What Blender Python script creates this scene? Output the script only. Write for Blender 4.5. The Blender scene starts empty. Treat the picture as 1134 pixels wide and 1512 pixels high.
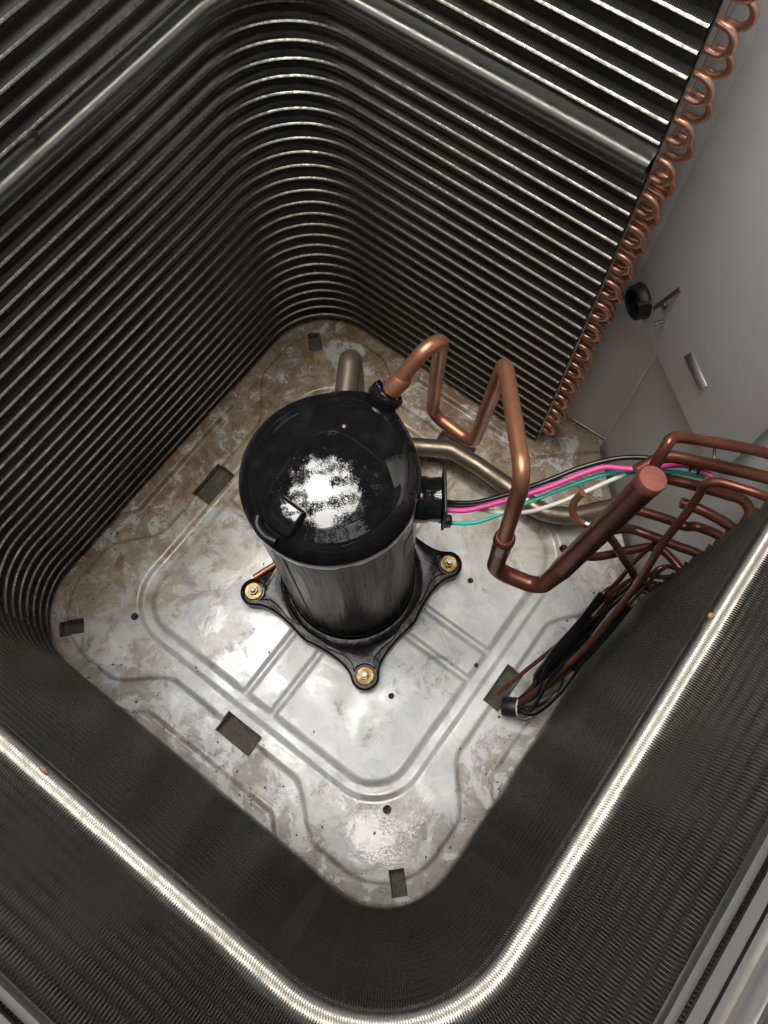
import bpy, bmesh, math, random
import numpy as np
from mathutils import Vector, Matrix

random.seed(7)
rng = np.random.default_rng(7)
scene = bpy.context.scene
COL = scene.collection
R_ = math.radians

# ------------------------------------------------------------------ camera
cam_data = bpy.data.cameras.new('camera')
cam = bpy.data.objects.new('camera', cam_data)
COL.objects.link(cam)
cam_data.sensor_fit = 'VERTICAL'
cam_data.sensor_height = 36.0
cam_data.sensor_width = 27.0
cam_data.lens = 36.0 * 1199.35 / 1512.0
cam_data.clip_start = 0.02
cam_data.clip_end = 200.0
Rr = ((0.80090468, 0.5987842, -0.00302928),
      (0.56503313, -0.7574162, -0.32719759),
      (-0.19821517, 0.26034243, -0.94495109))
cam.matrix_world = Matrix((
    (Rr[0][0], -Rr[1][0], -Rr[2][0], 0.2114999),
    (Rr[0][1], -Rr[1][1], -Rr[2][1], -0.20144795),
    (Rr[0][2], -Rr[1][2], -Rr[2][2], 1.1153153),
    (0, 0, 0, 1)))
scene.camera = cam

# ------------------------------------------------------------------ sky and sun
SUN_TILT, SUN_AZ = 10.0, 172.0           # degrees from the zenith, azimuth the light comes from (x axis = 0)
w = bpy.data.worlds.new('World')
scene.world = w
w.use_nodes = True
nt = w.node_tree
bg = nt.nodes['Background']
sky = nt.nodes.new('ShaderNodeTexSky')
sky.sky_type = 'NISHITA'
sky.sun_disc = False
sky.sun_elevation = R_(90 - SUN_TILT)
sky.sun_rotation = R_(90 - SUN_AZ)
sky.dust_density = 6.0
sky.ozone_density = 0.6
hs = nt.nodes.new('ShaderNodeHueSaturation')
hs.inputs['Saturation'].default_value = 0.25      # overcast: nearly white cloud
nt.links.new(sky.outputs[0], hs.inputs['Color'])
nt.links.new(hs.outputs[0], bg.inputs['Color'])
bg.inputs['Strength'].default_value = 0.07
sun_data = bpy.data.lights.new('sun', 'SUN')
sun_data.energy = 1.5
sun_data.angle = R_(48)
sun_data.color = (1.0, 0.965, 0.90)
sun = bpy.data.objects.new('sun', sun_data)
COL.objects.link(sun)
sd = Vector((math.sin(R_(SUN_TILT)) * math.cos(R_(SUN_AZ)), math.sin(R_(SUN_TILT)) * math.sin(R_(SUN_AZ)), math.cos(R_(SUN_TILT))))
sun.rotation_euler = sd.to_track_quat('Z', 'Y').to_euler()
sun.location = sd * 6
scene.view_settings.view_transform = 'Standard'
scene.view_settings.look = 'None'
scene.view_settings.gamma = 1.0
scene.view_settings.exposure = 1.62
scene.cycles.max_bounces = 7
scene.cycles.diffuse_bounces = 3
scene.cycles.glossy_bounces = 4

# ------------------------------------------------------------------ material helpers
class NT:
    def __init__(self, name):
        self.m = bpy.data.materials.new(name)
        self.m.use_nodes = True
        self.t = self.m.node_tree
        self.b = self.t.nodes['Principled BSDF']
    def n(self, kind, **kw):
        nd = self.t.nodes.new(kind)
        for k, v in kw.items():
            if hasattr(nd, k) and not k.startswith('in_'):
                setattr(nd, k, v)
        return nd
    def l(self, a, b):
        self.t.links.new(a, b)
    def set(self, **kw):
        for k, v in kw.items():
            self.b.inputs[k.replace('_', ' ')].default_value = v
    def coord(self, which='Object', scale=(1, 1, 1)):
        tc = self.n('ShaderNodeTexCoord')
        mp = self.n('ShaderNodeMapping')
        mp.inputs['Scale'].default_value = scale
        self.l(tc.outputs[which], mp.inputs['Vector'])
        return mp.outputs[0]
    def noise(self, vec, scale, detail=4, rough=0.6, dist=0.0):
        nd = self.n('ShaderNodeTexNoise')
        nd.inputs['Scale'].default_value = scale
        nd.inputs['Detail'].default_value = detail
        nd.inputs['Roughness'].default_value = rough
        nd.inputs['Distortion'].default_value = dist
        self.l(vec, nd.inputs['Vector'])
        return nd.outputs['Fac']
    def ramp(self, fac, stops):
        nd = self.n('ShaderNodeValToRGB')
        cr = nd.color_ramp
        while len(cr.elements) < len(stops):
            cr.elements.new(0.5)
        for e, (p, c) in zip(cr.elements, stops):
            e.position = p
            e.color = (c, c, c, 1) if isinstance(c, (int, float)) else (*c, 1)
        self.l(fac, nd.inputs['Fac'])
        return nd.outputs['Color']
    def mix(self, fac, a, b, mode='MIX'):
        nd = self.n('ShaderNodeMix', data_type='RGBA', blend_type=mode)
        for s, v in ((nd.inputs['Factor'], fac), (nd.inputs[6], a), (nd.inputs[7], b)):
            if isinstance(v, (int, float)):
                s.default_value = v
            elif isinstance(v, tuple):
                s.default_value = (*v, 1)
            else:
                self.l(v, s)
        return nd.outputs[2]
    def math(self, op, a, b=0.0, clamp=False):
        nd = self.n('ShaderNodeMath', operation=op, use_clamp=clamp)
        for s, v in ((nd.inputs[0], a), (nd.inputs[1], b)):
            if isinstance(v, (int, float)):
                s.default_value = v
            else:
                self.l(v, s)
        return nd.outputs[0]
    def bump(self, h, strength=0.3, dist=0.001, prev=None):
        nd = self.n('ShaderNodeBump')
        nd.inputs['Strength'].default_value = strength
        nd.inputs['Distance'].default_value = dist
        self.l(h, nd.inputs['Height'])
        if prev is not None:
            self.l(prev, nd.inputs['Normal'])
        return nd.outputs['Normal']

M = {}

def m_fins():
    k = NT('aluminium_fins')
    v = k.coord('Object')
    n1 = k.noise(v, 9.0, 5, 0.65)
    n2 = k.noise(v, 150.0, 3, 0.6)
    c = k.mix(k.ramp(n1, [(0.35, 0.0), (0.7, 1.0)]), (0.23, 0.219, 0.195), (0.165, 0.153, 0.13))
    c = k.mix(k.ramp(n2, [(0.58, 0.0), (0.78, 0.5)]), c, (0.09, 0.075, 0.058))
    k.l(c, k.b.inputs['Base Color'])
    k.l(k.ramp(n2, [(0.4, 0.17), (0.8, 0.26)]), k.b.inputs['Roughness'])
    k.set(Metallic=0.9)
    return k.m

def m_metal(name, col, rough, dark=None, scale=40.0, metallic=1.0, amt=1.0):
    k = NT(name)
    v = k.coord('Object')
    n1 = k.noise(v, scale, 5, 0.65)
    n2 = k.noise(v, scale * 6, 3, 0.6)
    if dark is None:
        dark = tuple(c * 0.5 for c in col)
    c = k.mix(k.ramp(n1, [(0.40, 0.0), (0.72, amt)]), col, dark)
    c = k.mix(k.ramp(n2, [(0.5, 0.0), (0.85, 0.5 * amt)]), c, dark)
    k.l(c, k.b.inputs['Base Color'])
    k.l(k.ramp(n1, [(0.3, rough * 0.8), (0.75, min(1.0, rough * 1.6))]), k.b.inputs['Roughness'])
    k.l(k.bump(n2, 0.15, 0.0004), k.b.inputs['Normal'])
    k.set(Metallic=metallic)
    return k.m

def m_pan():
    k = NT('weathered_grey_pan_paint')
    v = k.coord('Object')
    sep = k.n('ShaderNodeSeparateXYZ')
    k.l(v, sep.inputs[0])
    big = k.noise(v, 5.5, 6, 0.62, 0.4)
    mid = k.noise(v, 17.0, 6, 0.68, 0.9)
    fine = k.noise(v, 70.0, 5, 0.7, 0.3)
    spk = k.noise(v, 260.0, 3, 0.6)
    ax = k.math('ABSOLUTE', sep.outputs[0])
    ay = k.math('ABSOLUTE', sep.outputs[1])
    u = k.math('MAXIMUM', ax, ay)
    # silt lies in the outer channel, most of it on the far and left sides (-x, +y)
    edge = k.ramp(u, [(0.24, 0.0), (0.335, 1.0)])
    side = k.math('MINIMUM', k.math('MULTIPLY', k.math('SUBTRACT', sep.outputs[1], sep.outputs[0]), 0.40), 0.12)
    side = k.math('MAXIMUM', side, -0.08)
    paint = k.mix(k.ramp(big, [(0.35, 0.0), (0.7, 1.0)]), (0.37, 0.385, 0.405), (0.51, 0.515, 0.52))
    # cream residue in soft smears
    smear = k.noise(k.coord('Object', (1.0, 1.6, 1.0)), 7.0, 7, 0.66, 2.2)
    cream = k.ramp(k.math('ADD', smear, k.math('MULTIPLY', side, 2.0)), [(0.38, 0.0), (0.58, 0.85)])
    c = k.mix(cream, paint, (0.60, 0.545, 0.46))
    # brown film
    film = k.ramp(k.math('ADD', k.noise(v, 12.0, 8, 0.70, 1.4), k.math('ADD', k.math('MULTIPLY', side, 1.7), k.math('MULTIPLY', edge, 0.10))), [(0.45, 0.0), (0.56, 0.50), (0.68, 0.92)])
    tan = k.mix(k.ramp(fine, [(0.35, 0.0), (0.7, 1.0)]), (0.38, 0.285, 0.185), (0.19, 0.13, 0.08))
    c = k.mix(film, c, tan)
    # dark silt by the coil, with sharp flaky edges
    s1 = k.ramp(k.math('ADD', k.math('MULTIPLY', edge, 0.20), k.noise(v, 16.0, 10, 0.75, 0.9)), [(0.565, 0.0), (0.62, 0.55), (0.78, 0.88)])
    c = k.mix(s1, c, k.mix(k.ramp(fine, [(0.3, 0.0), (0.7, 1.0)]), (0.11, 0.085, 0.058), (0.29, 0.235, 0.17)))
    isl = k.ramp(k.noise(v, 23.0, 9, 0.74, 0.5), [(0.525, 0.0), (0.55, 1.0)])
    c = k.mix(k.math('MULTIPLY', isl, 0.8), c, (0.52, 0.52, 0.515))
    rust = k.ramp(k.math('ADD', k.noise(v, 32.0, 8, 0.78, 0.6), k.math('ADD', k.math('MULTIPLY', side, 0.9), k.math('MULTIPLY', edge, 0.04))), [(0.59, 0.0), (0.69, 0.85)])
    c = k.mix(rust, c, (0.17, 0.088, 0.042))
    dots = k.ramp(spk, [(0.70, 0.0), (0.78, 0.55)])
    c = k.mix(dots, c, (0.10, 0.08, 0.06))
    # puddle of silty water left in the near lobe
    dist = k.n('ShaderNodeVectorMath', operation='DISTANCE')
    k.l(v, dist.inputs[0])
    dist.inputs[1].default_value = (0.238, -0.232, 0.006)
    pud = k.ramp(k.math('ADD', dist.outputs['Value'], k.math('MULTIPLY', k.math('SUBTRACT', mid, 0.5), 0.10)), [(0.048, 1.0), (0.064, 0.0)])
    c = k.mix(k.math('MULTIPLY', pud, k.ramp(big, [(0.35, 0.45), (0.65, 0.85)])), c, (0.17, 0.135, 0.095))
    k.l(c, k.b.inputs['Base Color'])
    k.l(k.mix(s1, k.ramp(mid, [(0.3, 0.30), (0.7, 0.45)]), (0.6, 0.6, 0.6)), k.b.inputs['Roughness'])
    wetm = k.noise(v, 9.0, 5, 0.65, 0.6)
    cw = k.math('MULTIPLY', k.ramp(wetm, [(0.42, 1.0), (0.62, 0.4)]), k.mix(s1, (1, 1, 1), (0.3, 0.3, 0.3)))
    k.l(k.math('MAXIMUM', cw, pud), k.b.inputs['Coat Weight'])
    k.l(k.mix(pud, k.ramp(wetm, [(0.40, 0.02), (0.62, 0.14)]), (0.012, 0.012, 0.012)), k.b.inputs['Coat Roughness'])
    ripple = k.noise(v, 330.0, 3, 0.6, 0.2)
    beads = k.ramp(k.noise(v, 420.0, 2, 0.5), [(0.52, 0.0), (0.62, 1.0)])
    nrm = k.bump(fine, 0.18, 0.0010, k.bump(k.noise(v, 40.0, 4, 0.6), 0.2, 0.0015))
    k.l(nrm, k.b.inputs['Normal'])
    cn = k.bump(k.math('MULTIPLY', k.math('MULTIPLY', ripple, k.math('SUBTRACT', 1.0, k.math('MULTIPLY', pud, 0.94))), k.ramp(k.noise(v, 14.0, 3, 0.6), [(0.42, 0.15), (0.58, 1.0)])), 1.0, 0.0010, k.bump(k.noise(v, 30.0, 3, 0.6), 0.10, 0.0020))
    cn = k.bump(k.math('MULTIPLY', beads, k.ramp(wetm, [(0.50, 0.0), (0.58, 1.0)])), 0.5, 0.0006, cn)
    k.l(cn, k.b.inputs['Coat Normal'])
    k.set(Specular_IOR_Level=0.4)
    return k.m

def m_black(name, rough=0.08, bump=0.05, col=(0.008, 0.008, 0.009), streak=False, spec=0.5):
    k = NT(name)
    v = k.coord('Object', (1, 1, 0.07) if streak else (1, 1, 1))
    n1 = k.noise(v, 75.0 if streak else 60.0, 4, 0.6)
    n2 = k.noise(v, 400.0, 2, 0.6)
    c = k.mix(k.ramp(n1, [(0.5, 0.0), (0.85, 1.0)]), col, tuple(x * 2.2 + 0.004 for x in col))
    c = k.mix(k.ramp(n2, [(0.74, 0.0), (0.80, 0.4)]), c, (0.10, 0.09, 0.08))
    k.l(c, k.b.inputs['Base Color'])
    k.l(k.ramp(n1, [(0.35, rough), (0.8, rough * 2.6)]), k.b.inputs['Roughness'])
    nrm = k.bump(n1, bump, 0.005 if streak else 0.003)
    k.l(nrm, k.b.inputs['Normal'])
    k.set(Specular_IOR_Level=spec)
    return k.m

def m_plain(name, col, rough, metallic=0.0, var=0.25, scale=60.0, spec=0.5):
    k = NT(name)
    v = k.coord('Object')
    n1 = k.noise(v, scale, 5, 0.65)
    c = k.mix(k.ramp(n1, [(0.35, 0.0), (0.75, 1.0)]), col, tuple(x * (1 - var) for x in col))
    k.l(c, k.b.inputs['Base Color'])
    k.l(k.ramp(n1, [(0.3, rough * 0.85), (0.8, min(1, rough * 1.3))]), k.b.inputs['Roughness'])
    k.l(k.bump(n1, 0.06, 0.001), k.b.inputs['Normal'])
    k.set(Metallic=metallic, Specular_IOR_Level=spec)
    return k.m

def m_sheet():
    k = NT('galvanised_grey_sheet')
    v = k.coord('Object')
    n1 = k.noise(v, 6.0, 5, 0.6, 0.6)
    n2 = k.noise(v, 120.0, 4, 0.65)
    c = k.mix(k.ramp(n1, [(0.35, 0.0), (0.7, 1.0)]), (0.85, 0.855, 0.855), (0.78, 0.78, 0.775))
    c = k.mix(k.ramp(n2, [(0.62, 0.0), (0.8, 0.25)]), c, (0.22, 0.19, 0.15))
    k.l(c, k.b.inputs['Base Color'])
    k.l(k.ramp(n1, [(0.3, 0.34), (0.75, 0.5)]), k.b.inputs['Roughness'])
    k.l(k.bump(n1, 0.10, 0.006), k.b.inputs['Normal'])
    return k.m

def m_pad():
    k = NT('wet_concrete')
    v = k.coord('Object')
    n1 = k.noise(v, 30.0, 6, 0.7)
    n2 = k.noise(v, 220.0, 4, 0.7)
    k.l(k.mix(n1, (0.075, 0.068, 0.055), (0.20, 0.182, 0.148)), k.b.inputs['Base Color'])
    k.l(k.ramp(n1, [(0.45, 0.05), (0.6, 0.3)]), k.b.inputs['Roughness'])
    k.l(k.bump(n2, 1.0, 0.006), k.b.inputs['Normal'])
    return k.m

M['fins'] = m_fins()
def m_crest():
    k = NT('highlight_strip_aluminium')  # pale speckled metal, glints put into the colour of the added strips
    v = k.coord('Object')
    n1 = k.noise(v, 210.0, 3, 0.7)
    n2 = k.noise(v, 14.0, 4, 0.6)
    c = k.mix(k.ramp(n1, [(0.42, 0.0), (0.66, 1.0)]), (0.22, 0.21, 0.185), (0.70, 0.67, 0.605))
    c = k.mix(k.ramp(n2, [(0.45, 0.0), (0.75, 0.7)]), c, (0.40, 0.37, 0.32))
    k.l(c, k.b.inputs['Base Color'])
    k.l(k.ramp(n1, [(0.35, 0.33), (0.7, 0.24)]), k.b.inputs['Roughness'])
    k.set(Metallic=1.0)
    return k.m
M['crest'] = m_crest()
M['rail'] = m_metal('dull_rail_metal', (0.27, 0.265, 0.25), 0.34, (0.22, 0.21, 0.19), 30, 0.9, 0.6)
M['roll'] = m_metal('seam_roll_aluminium', (0.37, 0.354, 0.318), 0.32, (0.27, 0.25, 0.22), 120, 1.0, 0.6)
M['alu'] = m_metal('bare_aluminium', (0.62, 0.61, 0.585), 0.30, (0.32, 0.31, 0.29), 30, 1.0, 0.5)
M['copper'] = m_metal('copper', (0.62, 0.285, 0.165), 0.34, (0.30, 0.125, 0.075), 18, 0.75, 0.75)
M['copper_dark'] = m_metal('tarnished_copper', (0.23, 0.080, 0.050), 0.27, (0.08, 0.036, 0.028), 22, 0.6, 0.9)
M['copper_old'] = m_metal('blackened_copper', (0.17, 0.075, 0.052), 0.22, (0.05, 0.03, 0.025), 30, 0.6, 0.9)
M['copper_bend'] = m_metal('return_bend_copper', (0.86, 0.47, 0.32), 0.26, (0.34, 0.175, 0.12), 60, 0.9, 0.8)
M['copper_cap'] = m_metal('pink_copper', (0.50, 0.165, 0.13), 0.36, (0.24, 0.085, 0.065), 70, 0.6, 0.9)
M['brown_pipe'] = m_metal('brown_oxidised_pipe', (0.27, 0.215, 0.16), 0.36, (0.11, 0.085, 0.06), 25, 0.75, 0.8)
M['solder'] = m_metal('silver_solder', (0.62, 0.58, 0.52), 0.25, None, 80)
M['zinc'] = m_metal('yellow_zinc', (0.30, 0.195, 0.08), 0.38, (0.11, 0.062, 0.028), 120, 0.9)
M['steel'] = m_metal('grey_steel', (0.30, 0.28, 0.25), 0.42, (0.14, 0.12, 0.09), 90)
M['pan'] = m_pan()
M['cap'] = m_black('gloss_black_cap', 0.014, 0.006, spec=0.8)
M['shell'] = m_black('wet_black_shell', 0.15, 0.55, (0.009, 0.009, 0.010), True, 0.30)
M['shell'].node_tree.nodes['Principled BSDF'].inputs['IOR'].default_value = 1.18
M['base'] = m_black('black_base_paint', 0.12, 0.30, (0.006, 0.006, 0.0065), spec=0.22)
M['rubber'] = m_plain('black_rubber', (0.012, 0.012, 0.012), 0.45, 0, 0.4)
M['sheet'] = m_sheet()
M['pad'] = m_pad()
M['w_black'] = m_plain('black_insulation', (0.010, 0.009, 0.010), 0.20, 0, 0.3)
M['w_pink'] = m_plain('pink_insulation', (0.80, 0.085, 0.36), 0.36, 0, 0.12)
M['w_teal'] = m_plain('teal_insulation', (0.04, 0.52, 0.42), 0.36, 0, 0.12)
M['w_white'] = m_plain('white_insulation', (0.72, 0.71, 0.66), 0.4, 0, 0.12)
M['cream'] = m_plain('cream_plastic', (0.62, 0.56, 0.42), 0.5, 0, 0.3)
M['dead_leaf'] = m_plain('dry_leaf', (0.16, 0.10, 0.055), 0.8, 0, 0.5, 200)
M['crumb'] = m_plain('tan_crumb', (0.50, 0.30, 0.16), 0.8, 0, 0.4, 300)
M['ground'] = m_plain('lawn_soil', (0.06, 0.075, 0.03), 0.95, 0, 0.5, 8)
M['bark'] = m_plain('grey_bark', (0.10, 0.08, 0.06), 0.9, 0, 0.5, 20)
M['leaf'] = m_plain('green_leaf', (0.045, 0.085, 0.022), 0.5, 0, 0.5, 3)
M['sticker'] = m_plain('tan_sticker', (0.42, 0.33, 0.20), 0.5, 0, 0.3, 200)

# ------------------------------------------------------------------ object helpers
def tag(o, label=None, cat=None, group=None, kind=None):
    if label: o['label'] = label
    if cat: o['category'] = cat
    if group: o['group'] = group
    if kind: o['kind'] = kind
    return o

def empty(name, loc, label, cat, group=None):
    o = bpy.data.objects.new(name, None)
    o.empty_display_size = 0.02
    o.location = loc
    COL.objects.link(o)
    return tag(o, label, cat, group)

def link(name, me, mat, parent=None, smooth=True):
    if mat is not None and len(me.materials) == 0:
        me.materials.append(M[mat])
    if smooth is True:
        for p in me.polygons: p.use_smooth = True
    o = bpy.data.objects.new(name, me)
    COL.objects.link(o)
    if parent is not None:
        o.parent = parent
        if parent.type == 'EMPTY':
            o.location = -Vector(parent.location)     # mesh data is in world metres
        else:
            o.location = (0, 0, 0)
    return o

def mesh(name, v, f):
    me = bpy.data.meshes.new(name)
    me.from_pydata([tuple(map(float, p)) for p in v], [], f)
    me.validate()
    me.update()
    return me

def flat_angle(me, ang=35):
    me.set_sharp_from_angle(angle=R_(ang))

def fillet(pts, rad, n=8):
    P = [np.array(p, float) for p in pts]
    rads = rad if isinstance(rad, (list, tuple)) else [rad] * len(P)
    out = [P[0]]
    for i in range(1, len(P) - 1):
        a, b, c = P[i - 1], P[i], P[i + 1]
        d1 = (a - b); l1 = np.linalg.norm(d1); d1 /= l1
        d2 = (c - b); l2 = np.linalg.norm(d2); d2 /= l2
        cosv = float(np.clip(d1 @ d2, -1, 1))
        th = math.acos(cosv)
        if th > math.pi - 0.03:
            out.append(b); continue
        t = min(rads[i] / math.tan(th / 2), l1 * 0.48, l2 * 0.48)
        r = t * math.tan(th / 2)
        bis = (d1 + d2); bis /= np.linalg.norm(bis)
        cen = b + bis * (r / math.sin(th / 2))
        s = b + d1 * t - cen; e = b + d2 * t - cen
        om = math.pi - th
        for j in range(n + 1):
            q = j / n
            out.append(cen + (math.sin((1 - q) * om) * s + math.sin(q * om) * e) / math.sin(om))
    out.append(P[-1])
    return out

def catmull(pts, n=6):
    P = [np.array(p, float) for p in pts]
    P = [2 * P[0] - P[1]] + P + [2 * P[-1] - P[-2]]
    out = []
    for i in range(1, len(P) - 2):
        for j in range(n):
            t = j / n
            out.append(0.5 * ((2 * P[i]) + (-P[i - 1] + P[i + 1]) * t + (2 * P[i - 1] - 5 * P[i] + 4 * P[i + 1] - P[i + 2]) * t * t
                              + (-P[i - 1] + 3 * P[i] - 3 * P[i + 1] + P[i + 2]) * t ** 3))
    out.append(P[-2])
    return out

def tube_geo(path, r, seg=14, cap=True, v0=0):
    path = [np.array(p, float) for p in path]
    n = len(path)
    rs = r if isinstance(r, (list, tuple, np.ndarray)) else [r] * n
    T = []
    for i in range(n):
        d = path[min(i + 1, n - 1)] - path[max(i - 1, 0)]
        T.append(d / (np.linalg.norm(d) + 1e-12))
    up = np.array([0, 0, 1.0]) if abs(T[0][2]) < 0.9 else np.array([1.0, 0, 0])
    N = np.cross(T[0], up); N /= np.linalg.norm(N)
    V, F = [], []
    for i in range(n):
        N = N - T[i] * (N @ T[i]); N /= np.linalg.norm(N)
        B = np.cross(T[i], N)
        for k in range(seg):
            a = 2 * math.pi * k / seg
            V.append(path[i] + rs[i] * (math.cos(a) * N + math.sin(a) * B))
    for i in range(n - 1):
        for k in range(seg):
            k2 = (k + 1) % seg
            F.append((v0 + i * seg + k, v0 + i * seg + k2, v0 + (i + 1) * seg + k2, v0 + (i + 1) * seg + k))
    if cap:
        F.append(tuple(v0 + k for k in reversed(range(seg))))
        F.append(tuple(v0 + (n - 1) * seg + k for k in range(seg)))
    return V, F

def tube(name, path, r, mat, parent=None, seg=14):
    me = mesh(name, *tube_geo(path, r, seg))
    o = link(name, me, mat, parent)
    flat_angle(me, 50)
    return o

def lathe(name, prof, cen, mat, parent, seg=64, warp=None, axis=None):
    """prof: list of (radius, height) along +z, or along axis when given."""
    V, F = [], []
    A = Vector(axis).normalized() if axis is not None else Vector((0, 0, 1))
    q = Vector((0, 0, 1)).rotation_difference(A).to_matrix()
    for r, z in prof:
        for k in range(seg):
            a = 2 * math.pi * k / seg
            p = q @ Vector((r * math.cos(a), r * math.sin(a), z))
            p = p + Vector(cen)
            V.append(warp(p) if warp else p)
    n = len(prof)
    for i in range(n - 1):
        for k in range(seg):
            k2 = (k + 1) % seg
            F.append((i * seg + k, i * seg + k2, (i + 1) * seg + k2, (i + 1) * seg + k))
    F.append(tuple(reversed(range(seg))))
    F.append(tuple((n - 1) * seg + k for k in range(seg)))
    me = mesh(name, V, F)
    o = link(name, me, mat, parent)
    flat_angle(me, 40)
    return o

def box_mesh(name, cen, size, rot=None, bevel=0.0, seg=2):
    bm = bmesh.new()
    bmesh.ops.create_cube(bm, size=1.0)
    for v in bm.verts:
        v.co = Vector((v.co.x * size[0], v.co.y * size[1], v.co.z * size[2]))
    if bevel:
        bmesh.ops.bevel(bm, geom=list(bm.edges), offset=bevel, segments=seg, profile=0.5, affect='EDGES')
    m = Matrix.Identity(3) if rot is None else rot
    for v in bm.verts:
        v.co = m @ v.co + Vector(cen)
    me = bpy.data.meshes.new(name)
    bm.to_mesh(me); bm.free()
    return me

def box(name, cen, size, mat, parent=None, rot=None, bevel=0.0):
    me = box_mesh(name, cen, size, rot, bevel)
    o = link(name, me, mat, parent, smooth=bevel > 0)
    if bevel: flat_angle(me, 50)
    return o

def prism(name, poly, z0, z1, mat, parent, bevel=0.0, warp=None):
    """Flat polygon (xy) extruded from z0 to z1, top edge bevelled."""
    bm = bmesh.new()
    vs = [bm.verts.new((p[0], p[1], z0)) for p in poly]
    f = bm.faces.new(vs)
    if f.normal.z > 0:
        f.normal_flip()
    r = bmesh.ops.extrude_face_region(bm, geom=[f])
    tv = [e for e in r['geom'] if isinstance(e, bmesh.types.BMVert)]
    for v in tv: v.co.z = z1
    bmesh.ops.recalc_face_normals(bm, faces=list(bm.faces))
    if bevel:
        te = [e for e in bm.edges if all(abs(v.co.z - z1) < 1e-6 for v in e.verts)]
        bmesh.ops.bevel(bm, geom=te, offset=bevel, segments=3, profile=0.5, affect='EDGES')
    if warp:
        for v in bm.verts: v.co = warp(v.co)
    me = bpy.data.meshes.new(name)
    bm.to_mesh(me); bm.free()
    o = link(name, me, mat, parent)
    flat_angle(me, 40)
    return o

A = 0.3276            # half of the inner width between the coil faces
RC = 0.100            # inner corner radius of the coil
PITCH = 0.0212        # tube pitch
ZR = 0.5715           # height of the wide seam roll
END_FAR = 0.092       # the coil stops here on the far side
END_NEAR = 0.169      # and here on the near right side
ZTOP = 0.810

# ------------------------------------------------------------------ ground, pad
g = mesh('ground', [(-14, -14, -0.06), (14, -14, -0.06), (14, 14, -0.06), (-14, 14, -0.06)], [(0, 1, 2, 3)])
tag(link('ground', g, 'ground', smooth=False), kind='structure')
tag(box('concrete_pad', (0, 0, -0.0360), (1.1, 1.1, 0.04), 'pad', None, None, 0.004), kind='structure')

# ------------------------------------------------------------------ coil
def coil_path(step):
    """Inner coil line: list of (point, inward normal), about `step` metres apart."""
    out = []
    def seg(p, q, nrm):
        p, q = np.array(p), np.array(q)
        L = np.linalg.norm(q - p)
        n = max(1, int(round(L / step)))
        for i in range(n):
            out.append((p + (q - p) * i / n, np.array(nrm)))
    def arc(c, a0, a1):
        n = max(1, int(round(RC * abs(a1 - a0) / step)))
        for i in range(n):
            a = a0 + (a1 - a0) * i / n
            d = np.array((math.cos(a), math.sin(a)))
            out.append((np.array(c) + RC * d, -d))
    k = A - RC
    seg((END_FAR, A), (-k, A), (0, -1))
    arc((-k, k), math.pi / 2, math.pi)
    seg((-A, k), (-A, -k), (1, 0))
    arc((-k, -k), math.pi, 1.5 * math.pi)
    seg((-k, -A), (k, -A), (0, 1))
    arc((k, -k), 1.5 * math.pi, 2 * math.pi)
    seg((A, -k), (A, END_NEAR), (-1, 0))
    out.append((np.array((A, END_NEAR)), np.array((-1.0, 0.0))))
    return out

def coil_profile():
    P = []            # (inward offset, z, groove depth)
    base = -0.0030
    n_dn = int((ZR - 0.012) / PITCH)
    n_up = int((ZTOP - ZR) / PITCH)
    dzs = [-0.0106, -0.0056, -0.0028, -0.0004, 0.0010, 0.0018, 0.0030, 0.0050]
    P.append((base, 0.004, 0.0005))
    for i in range(-n_dn, n_up + 1):
        zc = ZR + i * PITCH
        if i == 0:
            P.append((base, zc - 0.0110, 0.0050))
            for j in range(13):
                a = -math.pi * 0.60 + j * math.pi * 1.2 / 12
                P.append((0.0048 + 0.0070 * math.cos(a), zc + 0.0070 * math.sin(a), 0.0019 if 0 < j < 12 else 0.0040))
            P.append((base, zc + 0.0098, 0.0050))
            continue
        for dz in dzs:
            h = 0.0062 * math.exp(-(dz / 0.0028) ** 2)
            z = zc + dz
            if z < 0.006 or z > ZTOP - 0.001: continue
            if i == 1 and dz < -0.008: continue
            P.append((base + h, z, h + 0.0060))
    P.append((base, ZTOP, 0.0005))
    return P

FIN = 0.00170
path = coil_path(FIN / 3)
prof = coil_profile()
pp = np.array([p for p, n in path]); nn = np.array([n for p, n in path])
k3 = (len(pp) - 1) // 3
pp[1:3 * k3:3] = pp[0:3 * k3:3] + 0.60 * (pp[1:3 * k3:3] - pp[0:3 * k3:3])     # narrow fin tips
NU, NV = len(pp), len(prof)
off = np.array([p[0] for p in prof]); zz = np.array([p[1] for p in prof]); amp = np.array([p[2] for p in prof])
valley = (np.arange(NU) % 3 == 2).astype(float)
finj = np.repeat(rng.normal(0, 0.00005, NU // 3 + 1), 3)[:NU]
slow = np.convolve(rng.normal(0, 1, NU + 400), np.ones(401) / 401 * 6, 'valid')[:NU] * 0.0004
D = off[None, :] - valley[:, None] * amp[None, :] + finj[:, None] + slow[:, None]
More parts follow.
